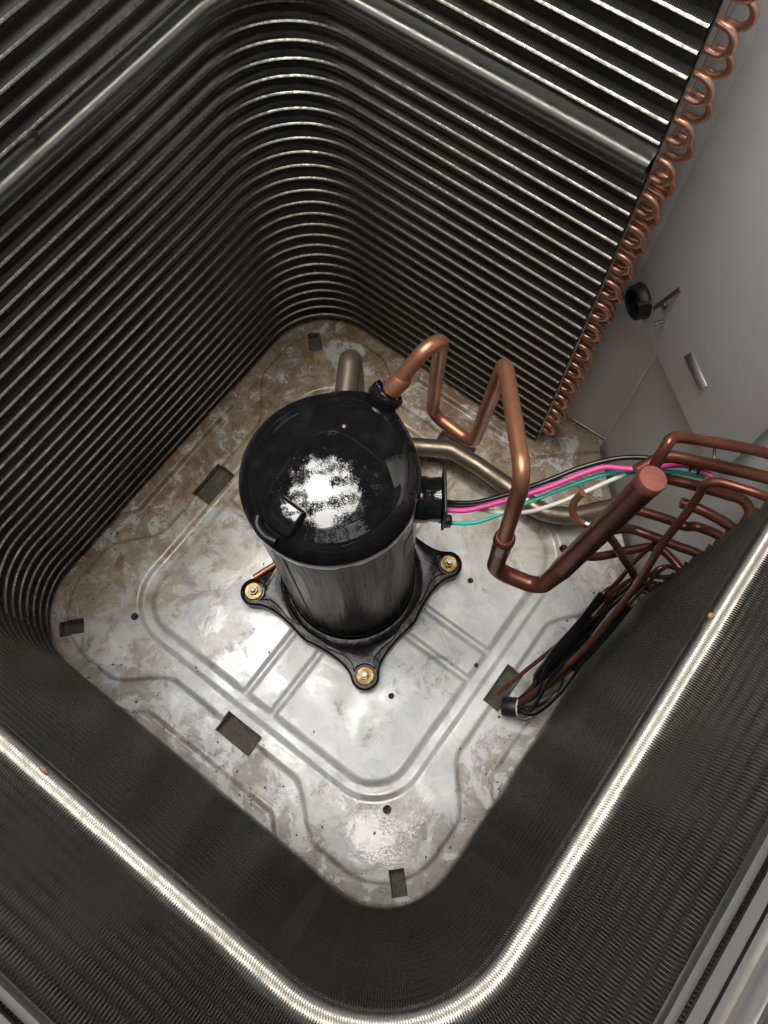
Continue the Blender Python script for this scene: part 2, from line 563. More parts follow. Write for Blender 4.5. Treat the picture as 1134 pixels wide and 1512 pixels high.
# a few bent-over patches of fins
Z = np.broadcast_to(zz[None, :], (NU, NV)).copy()
for _ in range(36):
    c = rng.integers(40, NU - 40); zc = rng.uniform(0.03, 0.75); wd = rng.integers(3, 16); hz = rng.uniform(0.003, 0.016)
    m = np.exp(-((np.arange(NU) - c) / wd) ** 2)[:, None] * np.exp(-((zz - zc) / hz) ** 2)[None, :]
    D -= m * rng.uniform(0.0004, 0.0016)
co = np.empty((NU, NV, 3), np.float32)
co[:, :, 0] = pp[:, 0:1] + nn[:, 0:1] * D
co[:, :, 1] = pp[:, 1:2] + nn[:, 1:2] * D
co[:, :, 2] = Z
ii, jj = np.meshgrid(np.arange(NU - 1), np.arange(NV - 1), indexing='ij')
q = np.stack([ii * NV + jj, ii * NV + jj + 1, (ii + 1) * NV + jj + 1, (ii + 1) * NV + jj], -1).reshape(-1, 4).astype(np.int32)
fm = bpy.data.meshes.new('fins')
fm.vertices.add(NU * NV); fm.vertices.foreach_set('co', co.reshape(-1))
fm.loops.add(q.size); fm.loops.foreach_set('vertex_index', q.reshape(-1))
fm.polygons.add(len(q)); fm.polygons.foreach_set('loop_start', np.arange(0, q.size, 4, dtype=np.int32))
fm.update(calc_edges=True)
coil = empty('condenser_coil', (0, 0, 0.004), 'tall finned aluminium condenser coil wrapping round the pan with copper return bends at its end', 'coil')
fm.materials.append(M['fins'])
fm.materials.append(M['roll'])
ridge_j = np.array([0.0 < off[j] or 0.0 < off[j + 1] for j in range(NV - 1)]) & (np.abs(zz[:-1] - ZR) < 0.0095)
fm.polygons.foreach_set('material_index', np.tile(ridge_j.astype(np.int32), NU - 1))
fins = link('fins', fm, None, coil, smooth=False)
tag(fins, kind='stuff')

def sweep(name, profile, mat, parent, step=0.02, closed=True, keep=None):
    """Sweep an (outward offset, z) outline along the coil line."""
    pth = coil_path(step)
    if keep: pth = [q3 for q3 in pth if keep(q3[0])]
    V, F = [], []
    n = len(profile)
    for p, nr in pth:
        for o, z in profile:
            V.append((p[0] - nr[0] * o, p[1] - nr[1] * o, z))
    for i in range(len(pth) - 1):
        for k in range(n if closed else n - 1):
            k2 = (k + 1) % n
            F.append((i * n + k, i * n + k2, (i + 1) * n + k2, (i + 1) * n + k))
    if closed:
        F.append(tuple(range(n))); F.append(tuple((len(pth) - 1) * n + k for k in reversed(range(n))))
    me = mesh(name, V, F)
    bm = bmesh.new(); bm.from_mesh(me); bmesh.ops.recalc_face_normals(bm, faces=list(bm.faces)); bm.to_mesh(me); bm.free()
    o = link(name, me, mat, parent)
    flat_angle(me, 40)
    return o

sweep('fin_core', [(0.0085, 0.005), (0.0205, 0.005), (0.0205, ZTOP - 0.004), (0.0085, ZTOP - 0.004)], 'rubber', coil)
sweep('outer_fins', [(0.0245, 0.005), (0.0450, 0.005), (0.0450, ZTOP - 0.002), (0.0245, ZTOP - 0.002)], 'fins', coil)
# added bright strips standing in for highlights on the fin crests, far faces only
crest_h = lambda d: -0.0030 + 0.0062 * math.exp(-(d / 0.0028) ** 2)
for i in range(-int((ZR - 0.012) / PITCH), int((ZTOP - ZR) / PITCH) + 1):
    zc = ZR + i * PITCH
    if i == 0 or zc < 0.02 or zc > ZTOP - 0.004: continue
    sweep('highlight_strip', [(-crest_h(0.0005) - 0.0001, zc + 0.0005), (-crest_h(0.0012) - 0.0001, zc + 0.0012), (-crest_h(0.0019) - 0.0001, zc + 0.0019), (-crest_h(0.0019) + 0.0008, zc + 0.0010)], 'crest', coil, 0.008, True, lambda p: p[1] > -A + 0.012 and p[0] < A - 0.05)
# tops of the fin rows and the rolled metal rail outside them
sweep('fin_edge_strip', [(-0.0030, ZTOP + 0.0004), (-0.0022, ZTOP + 0.0024), (0.0015, ZTOP + 0.0008), (0.0018, ZTOP - 0.004), (-0.0026, ZTOP - 0.004)], 'rail', coil, 0.004)
sweep('fin_edge_strip', [(0.0034, ZTOP - 0.003), (0.0034, ZTOP + 0.0024), (0.0088, ZTOP + 0.0006), (0.0096, ZTOP - 0.003)], 'rail', coil, 0.004)
sweep('top_rail', [(0.0098, ZTOP + 0.0014), (0.0120, ZTOP + 0.0010), (0.0148, ZTOP - 0.0002), (0.0158, ZTOP + 0.0014), (0.0172, ZTOP + 0.0048), (0.0200, ZTOP + 0.0064), (0.0226, ZTOP + 0.0044), (0.0234, ZTOP - 0.001), (0.0234, ZTOP - 0.003), (0.0098, ZTOP - 0.003)], 'rail', coil)
# end plates where the tubes come out
for y0 in (A + 0.0035, A + 0.0250):
    box('end_plate', (END_FAR + 0.0012, y0 + 0.0095, (ZTOP + 0.006) / 2), (0.0012, 0.0190, ZTOP - 0.008), 'alu', coil)
for x0 in (A + 0.0035, A + 0.0250):
    box('end_plate', (x0 + 0.0095, END_NEAR + 0.0012, (ZTOP + 0.006) / 2), (0.0190, 0.0012, ZTOP - 0.008), 'alu', coil)

# return bends, one mesh shared by all
def bend_mesh(half, r=0.0033, stub=0.0065):
    pts = [(-0.004, 0, -half), (stub * 0.5, 0, -half)]
    for j in range(13):
        a = -math.pi / 2 + math.pi * j / 12
        pts.append((stub + half * math.cos(a), 0, half * math.sin(a)))
    pts += [(stub * 0.5, 0, half), (-0.004, 0, half)]
    me = mesh('return_bend', *tube_geo(pts, r, 10))
    me.materials.append(M['copper_bend'])
    for p in me.polygons: p.use_smooth = True
    return me
bend = bend_mesh(PITCH / 2)
def put_bend(x, y, z, rz=0.0, roll=0.0):
    o = bpy.data.objects.new('return_bend', bend)
    COL.objects.link(o)
    o.parent = coil
    o.location = Vector((x, y, z)) - coil.location
    o.rotation_euler = (roll, 0, rz)
    return o
for i in range(-13, 6):
    zc = ZR + (2 * i - 0.5) * PITCH
    if 0.018 < zc < ZTOP - 0.01:
        j = random.uniform(-0.0008, 0.0008)
        put_bend(END_FAR + 0.002, A + 0.0075, zc + j, random.uniform(-0.1, 0.1), random.uniform(-0.06, 0.06))
    zo = zc + PITCH * 0.15
    if 0.018 < zo < ZTOP - 0.01:
        put_bend(END_FAR + 0.002, A + 0.0345, zo, random.uniform(-0.1, 0.1), random.uniform(-0.06, 0.06))
    if zc < ZR - 0.02 and zc > 0.03:
        put_bend(END_FAR + 0.0045, A + 0.0190, zc + PITCH - 0.001, 0.05, 0.42 + random.uniform(-0.06, 0.06))
        put_bend(END_FAR + 0.001, A + 0.0205, zc + 0.001, -0.05, 0.42 + random.uniform(-0.06, 0.06))
# bends on the near right end
for i in range(-11, 5):
    zc = ZR + (2 * i + 0.5) * PITCH
    if 0.03 < zc < ZTOP - 0.01 and (zc < 0.27 or zc > 0.52):
        put_bend(A + 0.0120, END_NEAR + 0.002, zc, math.pi / 2, 0.0)

# ------------------------------------------------------------------ base pan
def sstep(e0, e1, x):
    t = np.clip((x - e0) / (e1 - e0), 0, 1)
    return t * t * (3 - 2 * t)
def rsq(x, y, h, r):
    qx = np.abs(x) - (h - r); qy = np.abs(y) - (h - r)
    return np.hypot(np.maximum(qx, 0), np.maximum(qy, 0)) + np.minimum(np.maximum(qx, qy), 0) - r
def pan_h(x, y):
    u = np.maximum(np.abs(x), np.abs(y)); t = np.minimum(np.abs(x), np.abs(y))
    B = 0.257 + (0.306 - 0.257) * sstep(0.100, 0.180, t)
    d = np.maximum(u - B, rsq(x, y, 0.306, 0.085))
    h = 0.0062 * sstep(0.0030, -0.0030, d)
    dl = np.maximum(0.3085 - u, t - (0.104 + 1.1 * np.maximum(u - 0.306, 0)))
    h = np.maximum(h, 0.0060 * sstep(0.0028, -0.0028, dl))
    band = np.abs(rsq(x, y, 0.2215, 0.062))
    h = h - 0.0042 * sstep(0.0135, 0.0050, band)
    inside = sstep(-0.006, -0.012, rsq(x, y, 0.2215, 0.062))
    for c in (-0.020, 0.026):
        g1 = sstep(0.0070, 0.0020, np.abs(y - c)) * sstep(0.02, 0.03, np.abs(x))
        g2 = sstep(0.0065, 0.0020, np.abs(x - c - 0.004)) * sstep(0.02, 0.03, np.abs(y))
        h = h - 0.0034 * np.maximum(g1, g2) * inside
    # shallow dents in the sheet
    h = h + 0.0006 * np.sin(x * 23 + 1.3) * np.sin(y * 19 + 0.4) + 0.0003 * np.sin(x * 61) * np.sin(y * 57 + 1)
    return h

pan = empty('base_pan', (0, 0, -0.0155), 'square pressed grey metal pan stained brown with slots under the compressor', 'pan')
NG = 380
gx = np.linspace(-0.40, 0.40, NG)
X, Y = np.meshgrid(gx, gx, indexing='ij')
H = pan_h(X, Y)
V = np.stack([X, Y, H], -1).reshape(-1, 3)
I, J = np.meshgrid(np.arange(NG - 1), np.arange(NG - 1), indexing='ij')
Q = np.stack([I * NG + J, (I + 1) * NG + J, (I + 1) * NG + J + 1, I * NG + J + 1], -1).reshape(-1, 4)
me = bpy.data.meshes.new('tray')
me.from_pydata(V.tolist(), [], Q.tolist())
bm = bmesh.new(); bm.from_mesh(me)
# corner cut off diagonally where the valves sit
r = bmesh.ops.bisect_plane(bm, geom=bm.verts[:] + bm.edges[:] + bm.faces[:], plane_co=(0.276, 0.276, 0), plane_no=(1, 1, 0), clear_outer=True)
HOLES = []
def rect(cx, cy, lx, ly, ang=0.0):
    c, s = math.cos(ang), math.sin(ang)
    return [(cx + c * a * lx / 2 - s * b * ly / 2, cy + s * a * lx / 2 + c * b * ly / 2) for a, b in ((-1, -1), (1, -1), (1, 1), (-1, 1))]
for cx, cy, lx, ly, an in ((-0.2485, -0.010, 0.034, 0.059, 0), (0.010, -0.259, 0.058, 0.030, 0), (0.257, 0.000, 0.026, 0.060, 0), (0.001, 0.249, 0.058, 0.034, 0.1),
                           (-0.277, 0.266, 0.020, 0.036, math.pi / 4), (-0.2665, -0.2885, 0.036, 0.021, math.pi / 4), (0.2865, -0.278, 0.020, 0.033, math.pi / 4)):
    HOLES.append(rect(cx, cy, lx, ly, an))
for cx, cy, rr in ((-0.206, -0.225, 0.0054), (0.224, -0.217, 0.0058), (0.143, -0.099, 0.0042), (0.137, 0.095, 0.0042), (0.217, 0.213, 0.0064), (0.211, 0.003, 0.0034)):
    HOLES.append([(cx + rr * math.cos(2 * math.pi * k / 10), cy + rr * math.sin(2 * math.pi * k / 10)) for k in range(10)])
for poly in HOLES:
    c = np.mean(poly, 0); rad = max(np.hypot(*(np.array(p) - c)) for p in poly) + 0.006
    n = len(poly)
    for k in range(n):
        p, q2 = poly[k], poly[(k + 1) % n]
        no = (q2[1] - p[1], -(q2[0] - p[0]), 0)
        fs = [f for f in bm.faces if (f.calc_center_median().x - c[0]) ** 2 + (f.calc_center_median().y - c[1]) ** 2 < rad * rad]
        ge = set(fs)
        for f in fs: ge.update(f.edges); ge.update(f.verts)
        bmesh.ops.bisect_plane(bm, geom=list(ge), dist=1e-7, plane_co=(p[0], p[1], 0), plane_no=no)
    def inside(pt):
        return all((poly[(k + 1) % n][0] - poly[k][0]) * (pt.y - poly[k][1]) - (poly[(k + 1) % n][1] - poly[k][1]) * (pt.x - poly[k][0]) > -1e-9 for k in range(n))
    dead = [f for f in bm.faces if abs(f.calc_center_median().x - c[0]) < rad and abs(f.calc_center_median().y - c[1]) < rad and inside(f.calc_center_median())]
    rim = {}
    for f in dead:
        for e in f.edges:
            rim[e] = rim.get(e, 0) + 1
    rim = [e for e, cnt in rim.items() if cnt == 1]
    bmesh.ops.delete(bm, geom=dead, context='FACES')
    rim = [e for e in rim if e.is_valid]
    ex = bmesh.ops.extrude_edge_only(bm, edges=rim)
    for v in ex['geom']:
        if isinstance(v, bmesh.types.BMVert): v.co.z = -0.012
# turned-down outer edge
be = [e for e in bm.edges if e.is_boundary and all(v.co.z > -0.005 for v in e.verts)]
ex = bmesh.ops.extrude_edge_only(bm, edges=be)
for v in ex['geom']:
    if isinstance(v, bmesh.types.BMVert): v.co.z = -0.0150
bm.to_mesh(me); bm.free()
link('tray', me, 'pan', pan)
flat_angle(me, 50)

# grit washed into the corners and along the coil
gr = np.random.default_rng(11)
V, F = [], []
while len(V) < 6 * 420:
    x, y = gr.uniform(-0.33, 0.33, 2)
    u = max(abs(x), abs(y))
    if x + y > 0.53 or u > 0.325: continue
    if gr.uniform() > (0.04 + 0.9 * max(0.0, (u - 0.22) / 0.11) ** 2) * (0.6 + 0.6 * ((y - x) > 0)): continue
    r0 = gr.uniform(0.0005, 0.0016)
    z = float(pan_h(np.array(x), np.array(y)))
    b = len(V)
    st = gr.uniform(0.7, 1.5, 3) * r0
    an = gr.uniform(0, 6.28)
    ca, sa = math.cos(an), math.sin(an)
    for dx, dy, dz in ((1, 0, 0), (-1, 0, 0), (0, 1, 0), (0, -1, 0), (0, 0, 1), (0, 0, -1)):
        px, py = dx * st[0] * 1.3, dy * st[1]
        V.append((x + ca * px - sa * py, y + sa * px + ca * py, z + (dz * 0.6 + 0.4) * st[2]))
    for a_, b_, c_ in ((0, 2, 4), (2, 1, 4), (1, 3, 4), (3, 0, 4), (2, 0, 5), (1, 2, 5), (3, 1, 5), (0, 3, 5)):
        F.append((b + a_, b + b_, b + c_))
tag(link('grit', mesh('grit', V, F), 'dead_leaf', pan, smooth=False), kind='stuff')

# ------------------------------------------------------------------ compressor
CX, CY = 0.0060, -0.0060
TILT = (-0.0115, -0.0075)                 # lean per metre of height times the height below
def lean(p):
    return Vector((p[0] + TILT[0] * (p[2] - 0.03) , p[1] + TILT[1] * (p[2] - 0.03), p[2]))
comp = empty('compressor', (CX, CY, 0.008), 'glossy black scroll compressor bolted to the middle of the pan', 'compressor')
def on_arc(n, r, a0, a1):
    return [(CX + r * math.cos(a0 + (a1 - a0) * i / n), CY + r * math.sin(a0 + (a1 - a0) * i / n)) for i in range(n + 1)]
BO = 0.0953
def foot_outline(tip, waist, arm):
    """Four-armed plate outline around the compressor axis."""
    pts = []
    for q in range(4):
        an = math.pi / 4 + q * math.pi / 2
        d = np.array((math.cos(an), math.sin(an))); s = np.array((-d[1], d[0]))
        L = BO * math.sqrt(2)
        right = []
        for t in np.linspace(0, 1, 9):         # concave flank from the waist to the tip
            x = waist * 1.0 + (L - waist) * t
            yv = arm + (0.072 - arm) * (1 - t) ** 1.65
            right.append(d * x * 1.0 - s * yv)
        cap = [d * L + tip * (math.cos(b) * d + math.sin(b) * s) for b in np.linspace(-math.pi / 2 * 0.94, math.pi / 2 * 0.94, 11)]
        left = [d * (p @ d) - s * (p @ s) for p in reversed(right)]
        for p in right + cap + left:
            pts.append((CX + p[0], CY + p[1]))
    return pts
prism('base_plate', foot_outline(0.0190, 0.078, 0.0190), 0.0165, 0.0330, 'base', comp, 0.003)
prism('base_skirt', foot_outline(0.0184, 0.0776, 0.0184), 0.0062, 0.0170, 'rubber', comp, 0.0)
for q in range(4):
    an = math.pi / 4 + q * math.pi / 2
    d = np.array((math.cos(an), math.sin(an))); s = np.array((-d[1], d[0]))
    L = BO * math.sqrt(2)
    arcp = [(CX + 0.0955 * math.cos(an + b), CY + 0.0955 * math.sin(an + b)) for b in np.linspace(0.63, -0.63, 13)]
    out = []
    for t in np.linspace(0.0, 1, 7):
        x = 0.088 + (L - 0.016 - 0.088) * t
        yv = 0.0145 + 0.040 * (1 - t) ** 1.7
        out.append((x, yv))
    rp = [(CX + (d * x - s * y)[0], CY + (d * x - s * y)[1]) for x, y in out]
    lp = [(CX + (d * x + s * y)[0], CY + (d * x + s * y)[1]) for x, y in reversed(out)]
    notch = [(CX + (d * (L + 0.0150 * math.cos(b)) + s * 0.0150 * math.sin(b))[0], CY + (d * (L + 0.0150 * math.cos(b)) + s * 0.0150 * math.sin(b))[1]) for b in np.linspace(math.pi * 1.36, math.pi * 0.64, 9)]
    prism('foot_pad', arcp + rp[1:] + notch + lp[:-1], 0.0325, 0.0375, 'base', comp, 0.0012)
    bc = (CX + d[0] * L, CY + d[1] * L, 0.0332)
    bolt = lathe('bolt', [(0.0120, 0), (0.0120, 0.0016), (0.0112, 0.0026), (0.0072, 0.0026)], bc, 'zinc', comp, 28)
    bm = bmesh.new()
    for z0, z1, rr, sg in ((0.0024, 0.0082, 0.0066, 6), (0.0080, 0.0150, 0.0036, 12)):
        ret = bmesh.ops.create_cone(bm, cap_ends=True, segments=sg, radius1=rr, radius2=rr * 0.93, depth=z1 - z0)
        for v in ret['verts']:
            v.co += Vector((bc[0], bc[1], bc[2] + (z0 + z1) / 2))
    mm = bpy.data.meshes.new('nut'); bm.to_mesh(mm); bm.free()
    link('nut', mm, 'steel', bolt, smooth=False)
lathe('collar', [(0.0950, 0.0320), (0.0945, 0.0350), (0.0900, 0.0365), (0.0865, 0.0370), (0.0850, 0.0420), (0.0840, 0.0470)], (CX, CY, 0), 'base', comp, 72, lean)
lathe('shell', [(0.0838, 0.034), (0.0838, 0.30), (0.0836, 0.385), (0.0836, 0.396)], (CX, CY, 0), 'shell', comp, 96, lean)
cap_prof = [(0.0838, 0.3920), (0.0858, 0.3925), (0.0864, 0.3950), (0.0862, 0.4020)]
for i in range(1, 15):                    # generously rolled shoulder
    a = math.pi / 2 * 0.86 * i / 14
    cap_prof.append((0.0862 - 0.0240 * (1 - math.cos(a)), 0.4020 + 0.0240 * math.sin(a)))
r_s, z_s = cap_prof[-1]
for i in range(1, 17):                    # long shallow crown
    rr = r_s * (1 - i / 16)
    cap_prof.append((max(rr, 0.0004), z_s + 0.0125 * (1 - (rr / r_s) ** 2)))
def pear(p):
    dx, dy = p[0] - CX, p[1] - CY
    r = math.hypot(dx, dy)
    a = math.atan2(dy, dx) - R_(100)
    a = (a + math.pi) % (2 * math.pi) - math.pi
    f = 1 + 0.11 * math.exp(-(a / 0.42) ** 2) * (r / 0.086) ** 2
    return lean((CX + dx * f, CY + dy * f, p[2]))
cap = lathe('cap', cap_prof, (CX, CY, 0), 'cap', comp, 96, pear)
# raised square lug with its hooked bracket at the cap edge
lug = lean((CX - 0.0030, CY - 0.0600, 0.4305))
rx = Matrix.Rotation(R_(-14), 3, 'X').inverted()
box('lug', lug, (0.0330, 0.0290, 0.0130), 'cap', cap, Matrix.Rotation(R_(17), 3, 'X'), 0.0032)
hook = [lean((CX - 0.0240, CY - 0.0725, 0.4230)), lean((CX - 0.0190, CY - 0.0800, 0.4220)), lean((CX - 0.0080, CY - 0.0835, 0.4210)), lean((CX + 0.0040, CY - 0.0815, 0.4210))]
tube('hooked_bracket', catmull(hook, 5), 0.0040, 'rubber', cap, 8)
lathe('cap_pin', [(0.0020, 0.0), (0.0020, 0.0012), (0.0008, 0.0018)], lean((CX - 0.012, CY + 0.040, 0.4345)), 'steel', cap, 12)
# discharge fitting
f0 = Vector((-0.0055, 0.0765, 0.4130))
fd = Vector((0.0220, 0.0640, 0.058)).normalized()
lathe('discharge_fitting', [(0.0150, -0.012), (0.0155, 0.004), (0.0170, 0.006), (0.0172, 0.014), (0.0160, 0.017), (0.0095, 0.0172)], f0, 'cap', comp, 36, None, fd)
# terminal plug on the side
ta = Vector((0.80, 0.60, 0))
t0 = lean((CX, CY, 0.345)) + ta * 0.080
plug = lathe('terminal_plug', [(0.0235, 0.0), (0.0240, 0.012), (0.0225, 0.015), (0.0232, 0.026), (0.0215, 0.0275)], t0, 'cap', comp, 40, None, ta)
rot_t = Matrix(((0.80, -0.60, 0), (0.60, 0.80, 0), (0, 0, 1)))
pc = t0 + ta * 0.0295
plate = box('terminal_plate', pc + Vector((0, 0, 0.002)), (0.0032, 0.050, 0.056), 'rubber', plug, rot_t, 0.0012)
box('strain_relief', pc + ta * 0.0035 + Vector((0.012, -0.016, -0.010)), (0.010, 0.010, 0.020), 'rubber', plug, rot_t, 0.003)
sp = [(0.0842, -0.010), (0.0842, 0.010)]
# paper sticker curved round the shell
V, F = [], []
for i in range(9):
    a = R_(3 + 14 * i / 8)
    for z in (0.285, 0.345):
        V.append(lean((CX + 0.0842 * math.cos(a), CY + 0.0842 * math.sin(a), z)))
for i in range(8): F.append((2 * i, 2 * i + 2, 2 * i + 3, 2 * i + 1))
link('sticker', mesh('sticker', V, F), 'sticker', comp)
# weld bead down the shell
wb = [lean((CX + 0.0838 * math.cos(R_(-86)), CY + 0.0838 * math.sin(R_(-86)), z)) for z in np.linspace(0.05, 0.392, 14)]
tube('weld_seam', wb, 0.0012, 'shell', comp, 6)
# copper strap beside a foot
tag(tube('copper_strap', [(-0.1010, -0.0860, 0.034), (-0.0950, -0.070, 0.036), (-0.0885, -0.0540, 0.038)], 0.0042, 'copper', None, 8), 'short bright copper strap poking out behind the compressor foot', 'strap')

# ------------------------------------------------------------------ pipes
dp = empty('discharge_pipe', (0.0635, 0.163, 0.247), 'bright copper pipe looping up and down from the compressor top', 'pipe')
a0 = np.array(f0) + np.array(fd) * 0.012
DP = fillet([a0, (0.0170, 0.1440, 0.4840), (0.0030, 0.1665, 0.2560), (0.0640, 0.1630, 0.2560), (0.0770, 0.1580, 0.4640), (0.1560, 0.0580, 0.5040), (0.1640, 0.0505, 0.372)], 0.017)
tube('pipe', DP, 0.0075, 'copper', dp, 18)
lathe('ferrule', [(0.0080, 0), (0.0098, 0.001), (0.0100, 0.016), (0.0088, 0.020), (0.0080, 0.021)], Vector(a0) + fd * 0.006, 'copper', dp, 24, None, fd)
lp = empty('manifold_pipe', (0.1690, 0.0455, 0.275), 'dark copper manifold rising from a U bend to a flat pink capped end', 'pipe')
LP = fillet([(0.1642, 0.0502, 0.376), (0.1690, 0.0450, 0.2860), (0.2190, 0.0590, 0.2800), (0.2300, 0.0850, 0.375)], [0, 0.020, 0.018, 0])
tube('elbow', LP, 0.0092, 'copper_dark', lp, 18)
cdir = Vector((0.1690 - 0.1642, 0.0450 - 0.0502, 0.2860 - 0.376)).normalized()
lathe('coupling', [(0.0085, -0.002), (0.0104, 0.0), (0.0108, 0.006), (0.0098, 0.009), (0.0098, 0.030), (0.0090, 0.033)], (0.1642, 0.0502, 0.376), 'copper_dark', lp, 24, None, cdir)
h0, h1 = Vector((0.2232, 0.0690, 0.300)), Vector((0.2396, 0.1118, 0.520))
hd = (h1 - h0).normalized()
hl = (h1 - h0).length
header = lathe('header', [(0.0088, -0.004), (0.0098, 0.012), (0.0110, 0.026), (0.0112, hl - 0.012), (0.0118, hl - 0.009), (0.0118, hl - 0.0012)], h0, 'copper_dark', lp, 30, None, hd)
lathe('end_cap', [(0.0119, -0.010), (0.0120, -0.0012), (0.0112, 0.0), (0.0010, 0.0004)], h1, 'copper_cap', header, 30, None, hd)
HK = catmull([(0.2000, 0.1170, 0.412), (0.1980, 0.1125, 0.402), (0.1996, 0.1075, 0.391), (0.2080, 0.1050, 0.381), (0.2180, 0.1070, 0.377), (0.2285, 0.1080, 0.378)], 6)
tube('access_stub', HK, 0.0036, 'copper', lp, 10)
lathe('solder_joint', [(0.0040, -0.004), (0.0050, 0), (0.0042, 0.004)], (0.2215, 0.1078, 0.3775), 'solder', lp, 14, None, (1, 0.1, 0))
sp_ = empty('suction_pipe', (-0.0956, 0.150, 0.03), 'thick brown oxidised pipe running from behind the compressor along the pan', 'pipe')
SP = fillet([(-0.050, 0.070, 0.322), (-0.0945, 0.1420, 0.322), (-0.0945, 0.1480, 0.050), (-0.0400, 0.1950, 0.050), (0.0080, 0.2250, 0.050), (0.0520, 0.2270, 0.050), (0.0990, 0.2262, 0.050), (0.1640, 0.2220, 0.050), (0.2000, 0.2420, 0.050), (0.2460, 0.2960, 0.050)], [0, 0.016, 0.03, 0.05, 0.03, 0.05, 0.05, 0.05, 0.05, 0])
tube('pipe', SP, 0.0128, 'brown_pipe', sp_, 20)

feeders = [
    ('copper tube arching from the manifold top to the right over the other tubes', 0.0050, [(0.2380, 0.1330, 0.470), (0.2345, 0.1500, 0.503), (0.2366, 0.1629, 0.503), (0.2605, 0.1833, 0.490), (0.2861, 0.2043, 0.475), (0.3108, 0.2230, 0.460), (0.3300, 0.2300, 0.452)]),
    ('thick dark copper tube just under the arching tube above the pink wire', 0.0058, [(0.2270, 0.1480, 0.445), (0.2410, 0.1740, 0.447), (0.2660, 0.1870, 0.447), (0.3010, 0.2040, 0.443), (0.3250, 0.2150, 0.440), (0.3420, 0.2200, 0.44)]),
    ('dark copper tube passing behind the manifold and hooking back into the coil end', 0.0052, [(0.2400, 0.1740, 0.405), (0.2564, 0.1824, 0.400), (0.2784, 0.1911, 0.400), (0.3077, 0.2034, 0.396), (0.3236, 0.2085, 0.395), (0.3360, 0.2040, 0.391), (0.3390, 0.1900, 0.384), (0.3390, 0.1690, 0.382)]),
    ('copper tube with a step bend entering the coil end low behind the manifold', 0.0050, [(0.2440, 0.1680, 0.330), (0.2792, 0.1801, 0.330), (0.3008, 0.1853, 0.330), (0.3113, 0.1893, 0.337), (0.3365, 0.1960, 0.332), (0.3430, 0.1840, 0.330), (0.3430, 0.1690, 0.330)]),
    ('short dark copper tube between the long bent tube and the coil end', 0.0052, [(0.2799, 0.1793, 0.380), (0.2914, 0.1826, 0.380), (0.3081, 0.1857, 0.380), (0.3340, 0.1880, 0.376), (0.3430, 0.1800, 0.372), (0.3430, 0.1690, 0.370)]),
    ('lowest dark copper tube slanting from the manifold foot to the coil end', 0.0050, [(0.2350, 0.1250, 0.335), (0.2561, 0.1600, 0.302), (0.2783, 0.1690, 0.300), (0.3076, 0.1760, 0.300), (0.3345, 0.1820, 0.300), (0.3430, 0.1690, 0.298)]),
    ('dark copper tube dropping steeply from the manifold into the capillary bundle', 0.0046, [(0.2310, 0.1000, 0.362), (0.2390, 0.1300, 0.325), (0.2522, 0.1408, 0.300), (0.2725, 0.1436, 0.270), (0.2892, 0.1492, 0.240), (0.3060, 0.1553, 0.205), (0.3150, 0.1640, 0.185), (0.3400, 0.1690, 0.180)]),
    ('short reddish copper tube reaching sideways below the manifold', 0.0048, [(0.2310, 0.1000, 0.345), (0.2350, 0.1150, 0.285), (0.2467, 0.1289, 0.262), (0.2593, 0.1421, 0.260), (0.2678, 0.1523, 0.260), (0.2749, 0.1605, 0.260), (0.3000, 0.1800, 0.262), (0.3400, 0.1690, 0.264)]),
]
for lb, r, pts in feeders:
    tag(tube('coil_tube', catmull(pts, 6), r, 'copper_dark', None, 12), lb, 'copper tube', 'copper tubes feeding the coil end')

# long bent tube and the capillary bundle running down to the distributor
cap_paths = [
    ('long bright copper capillary bending over and running down into the black sleeves', 0.0040, 'copper_dark', [(0.3390, 0.1690, 0.468), (0.3330, 0.1795, 0.470), (0.3200, 0.1775, 0.472), (0.3048, 0.1742, 0.470), (0.2887, 0.1708, 0.465), (0.2815, 0.1663, 0.458), (0.2838, 0.1616, 0.440), (0.2862, 0.1516, 0.410), (0.2880, 0.1399, 0.370), (0.2940, 0.1277, 0.320), (0.2995, 0.1171, 0.270), (0.3010, 0.1041, 0.235), (0.3027, 0.0894, 0.200), (0.3010, 0.0600, 0.150), (0.2960, 0.0300, 0.090), (0.2830, -0.0120, 0.040)]),
    ('thin reddish copper capillary ending loose over the wet slot', 0.0028, 'copper_dark', [(0.2536, -0.0163, 0.020), (0.2550, -0.0112, 0.030), (0.2684, 0.0351, 0.060), (0.2800, 0.0752, 0.100), (0.2834, 0.0993, 0.130), (0.2858, 0.1253, 0.160), (0.2879, 0.1500, 0.200), (0.2870, 0.1594, 0.230), (0.2900, 0.1769, 0.290)]),
]
for lb, r, mt, pts in cap_paths:
    tag(tube('capillary_tube', catmull(pts, 6), r, mt, None, 10), lb, 'copper tube', 'capillary tubes running to the distributor')
rb = random.Random(21)
bundle_looks = ['lowest', 'second lowest', 'third lowest', 'fourth lowest', 'fourth highest', 'third highest', 'second highest', 'highest']
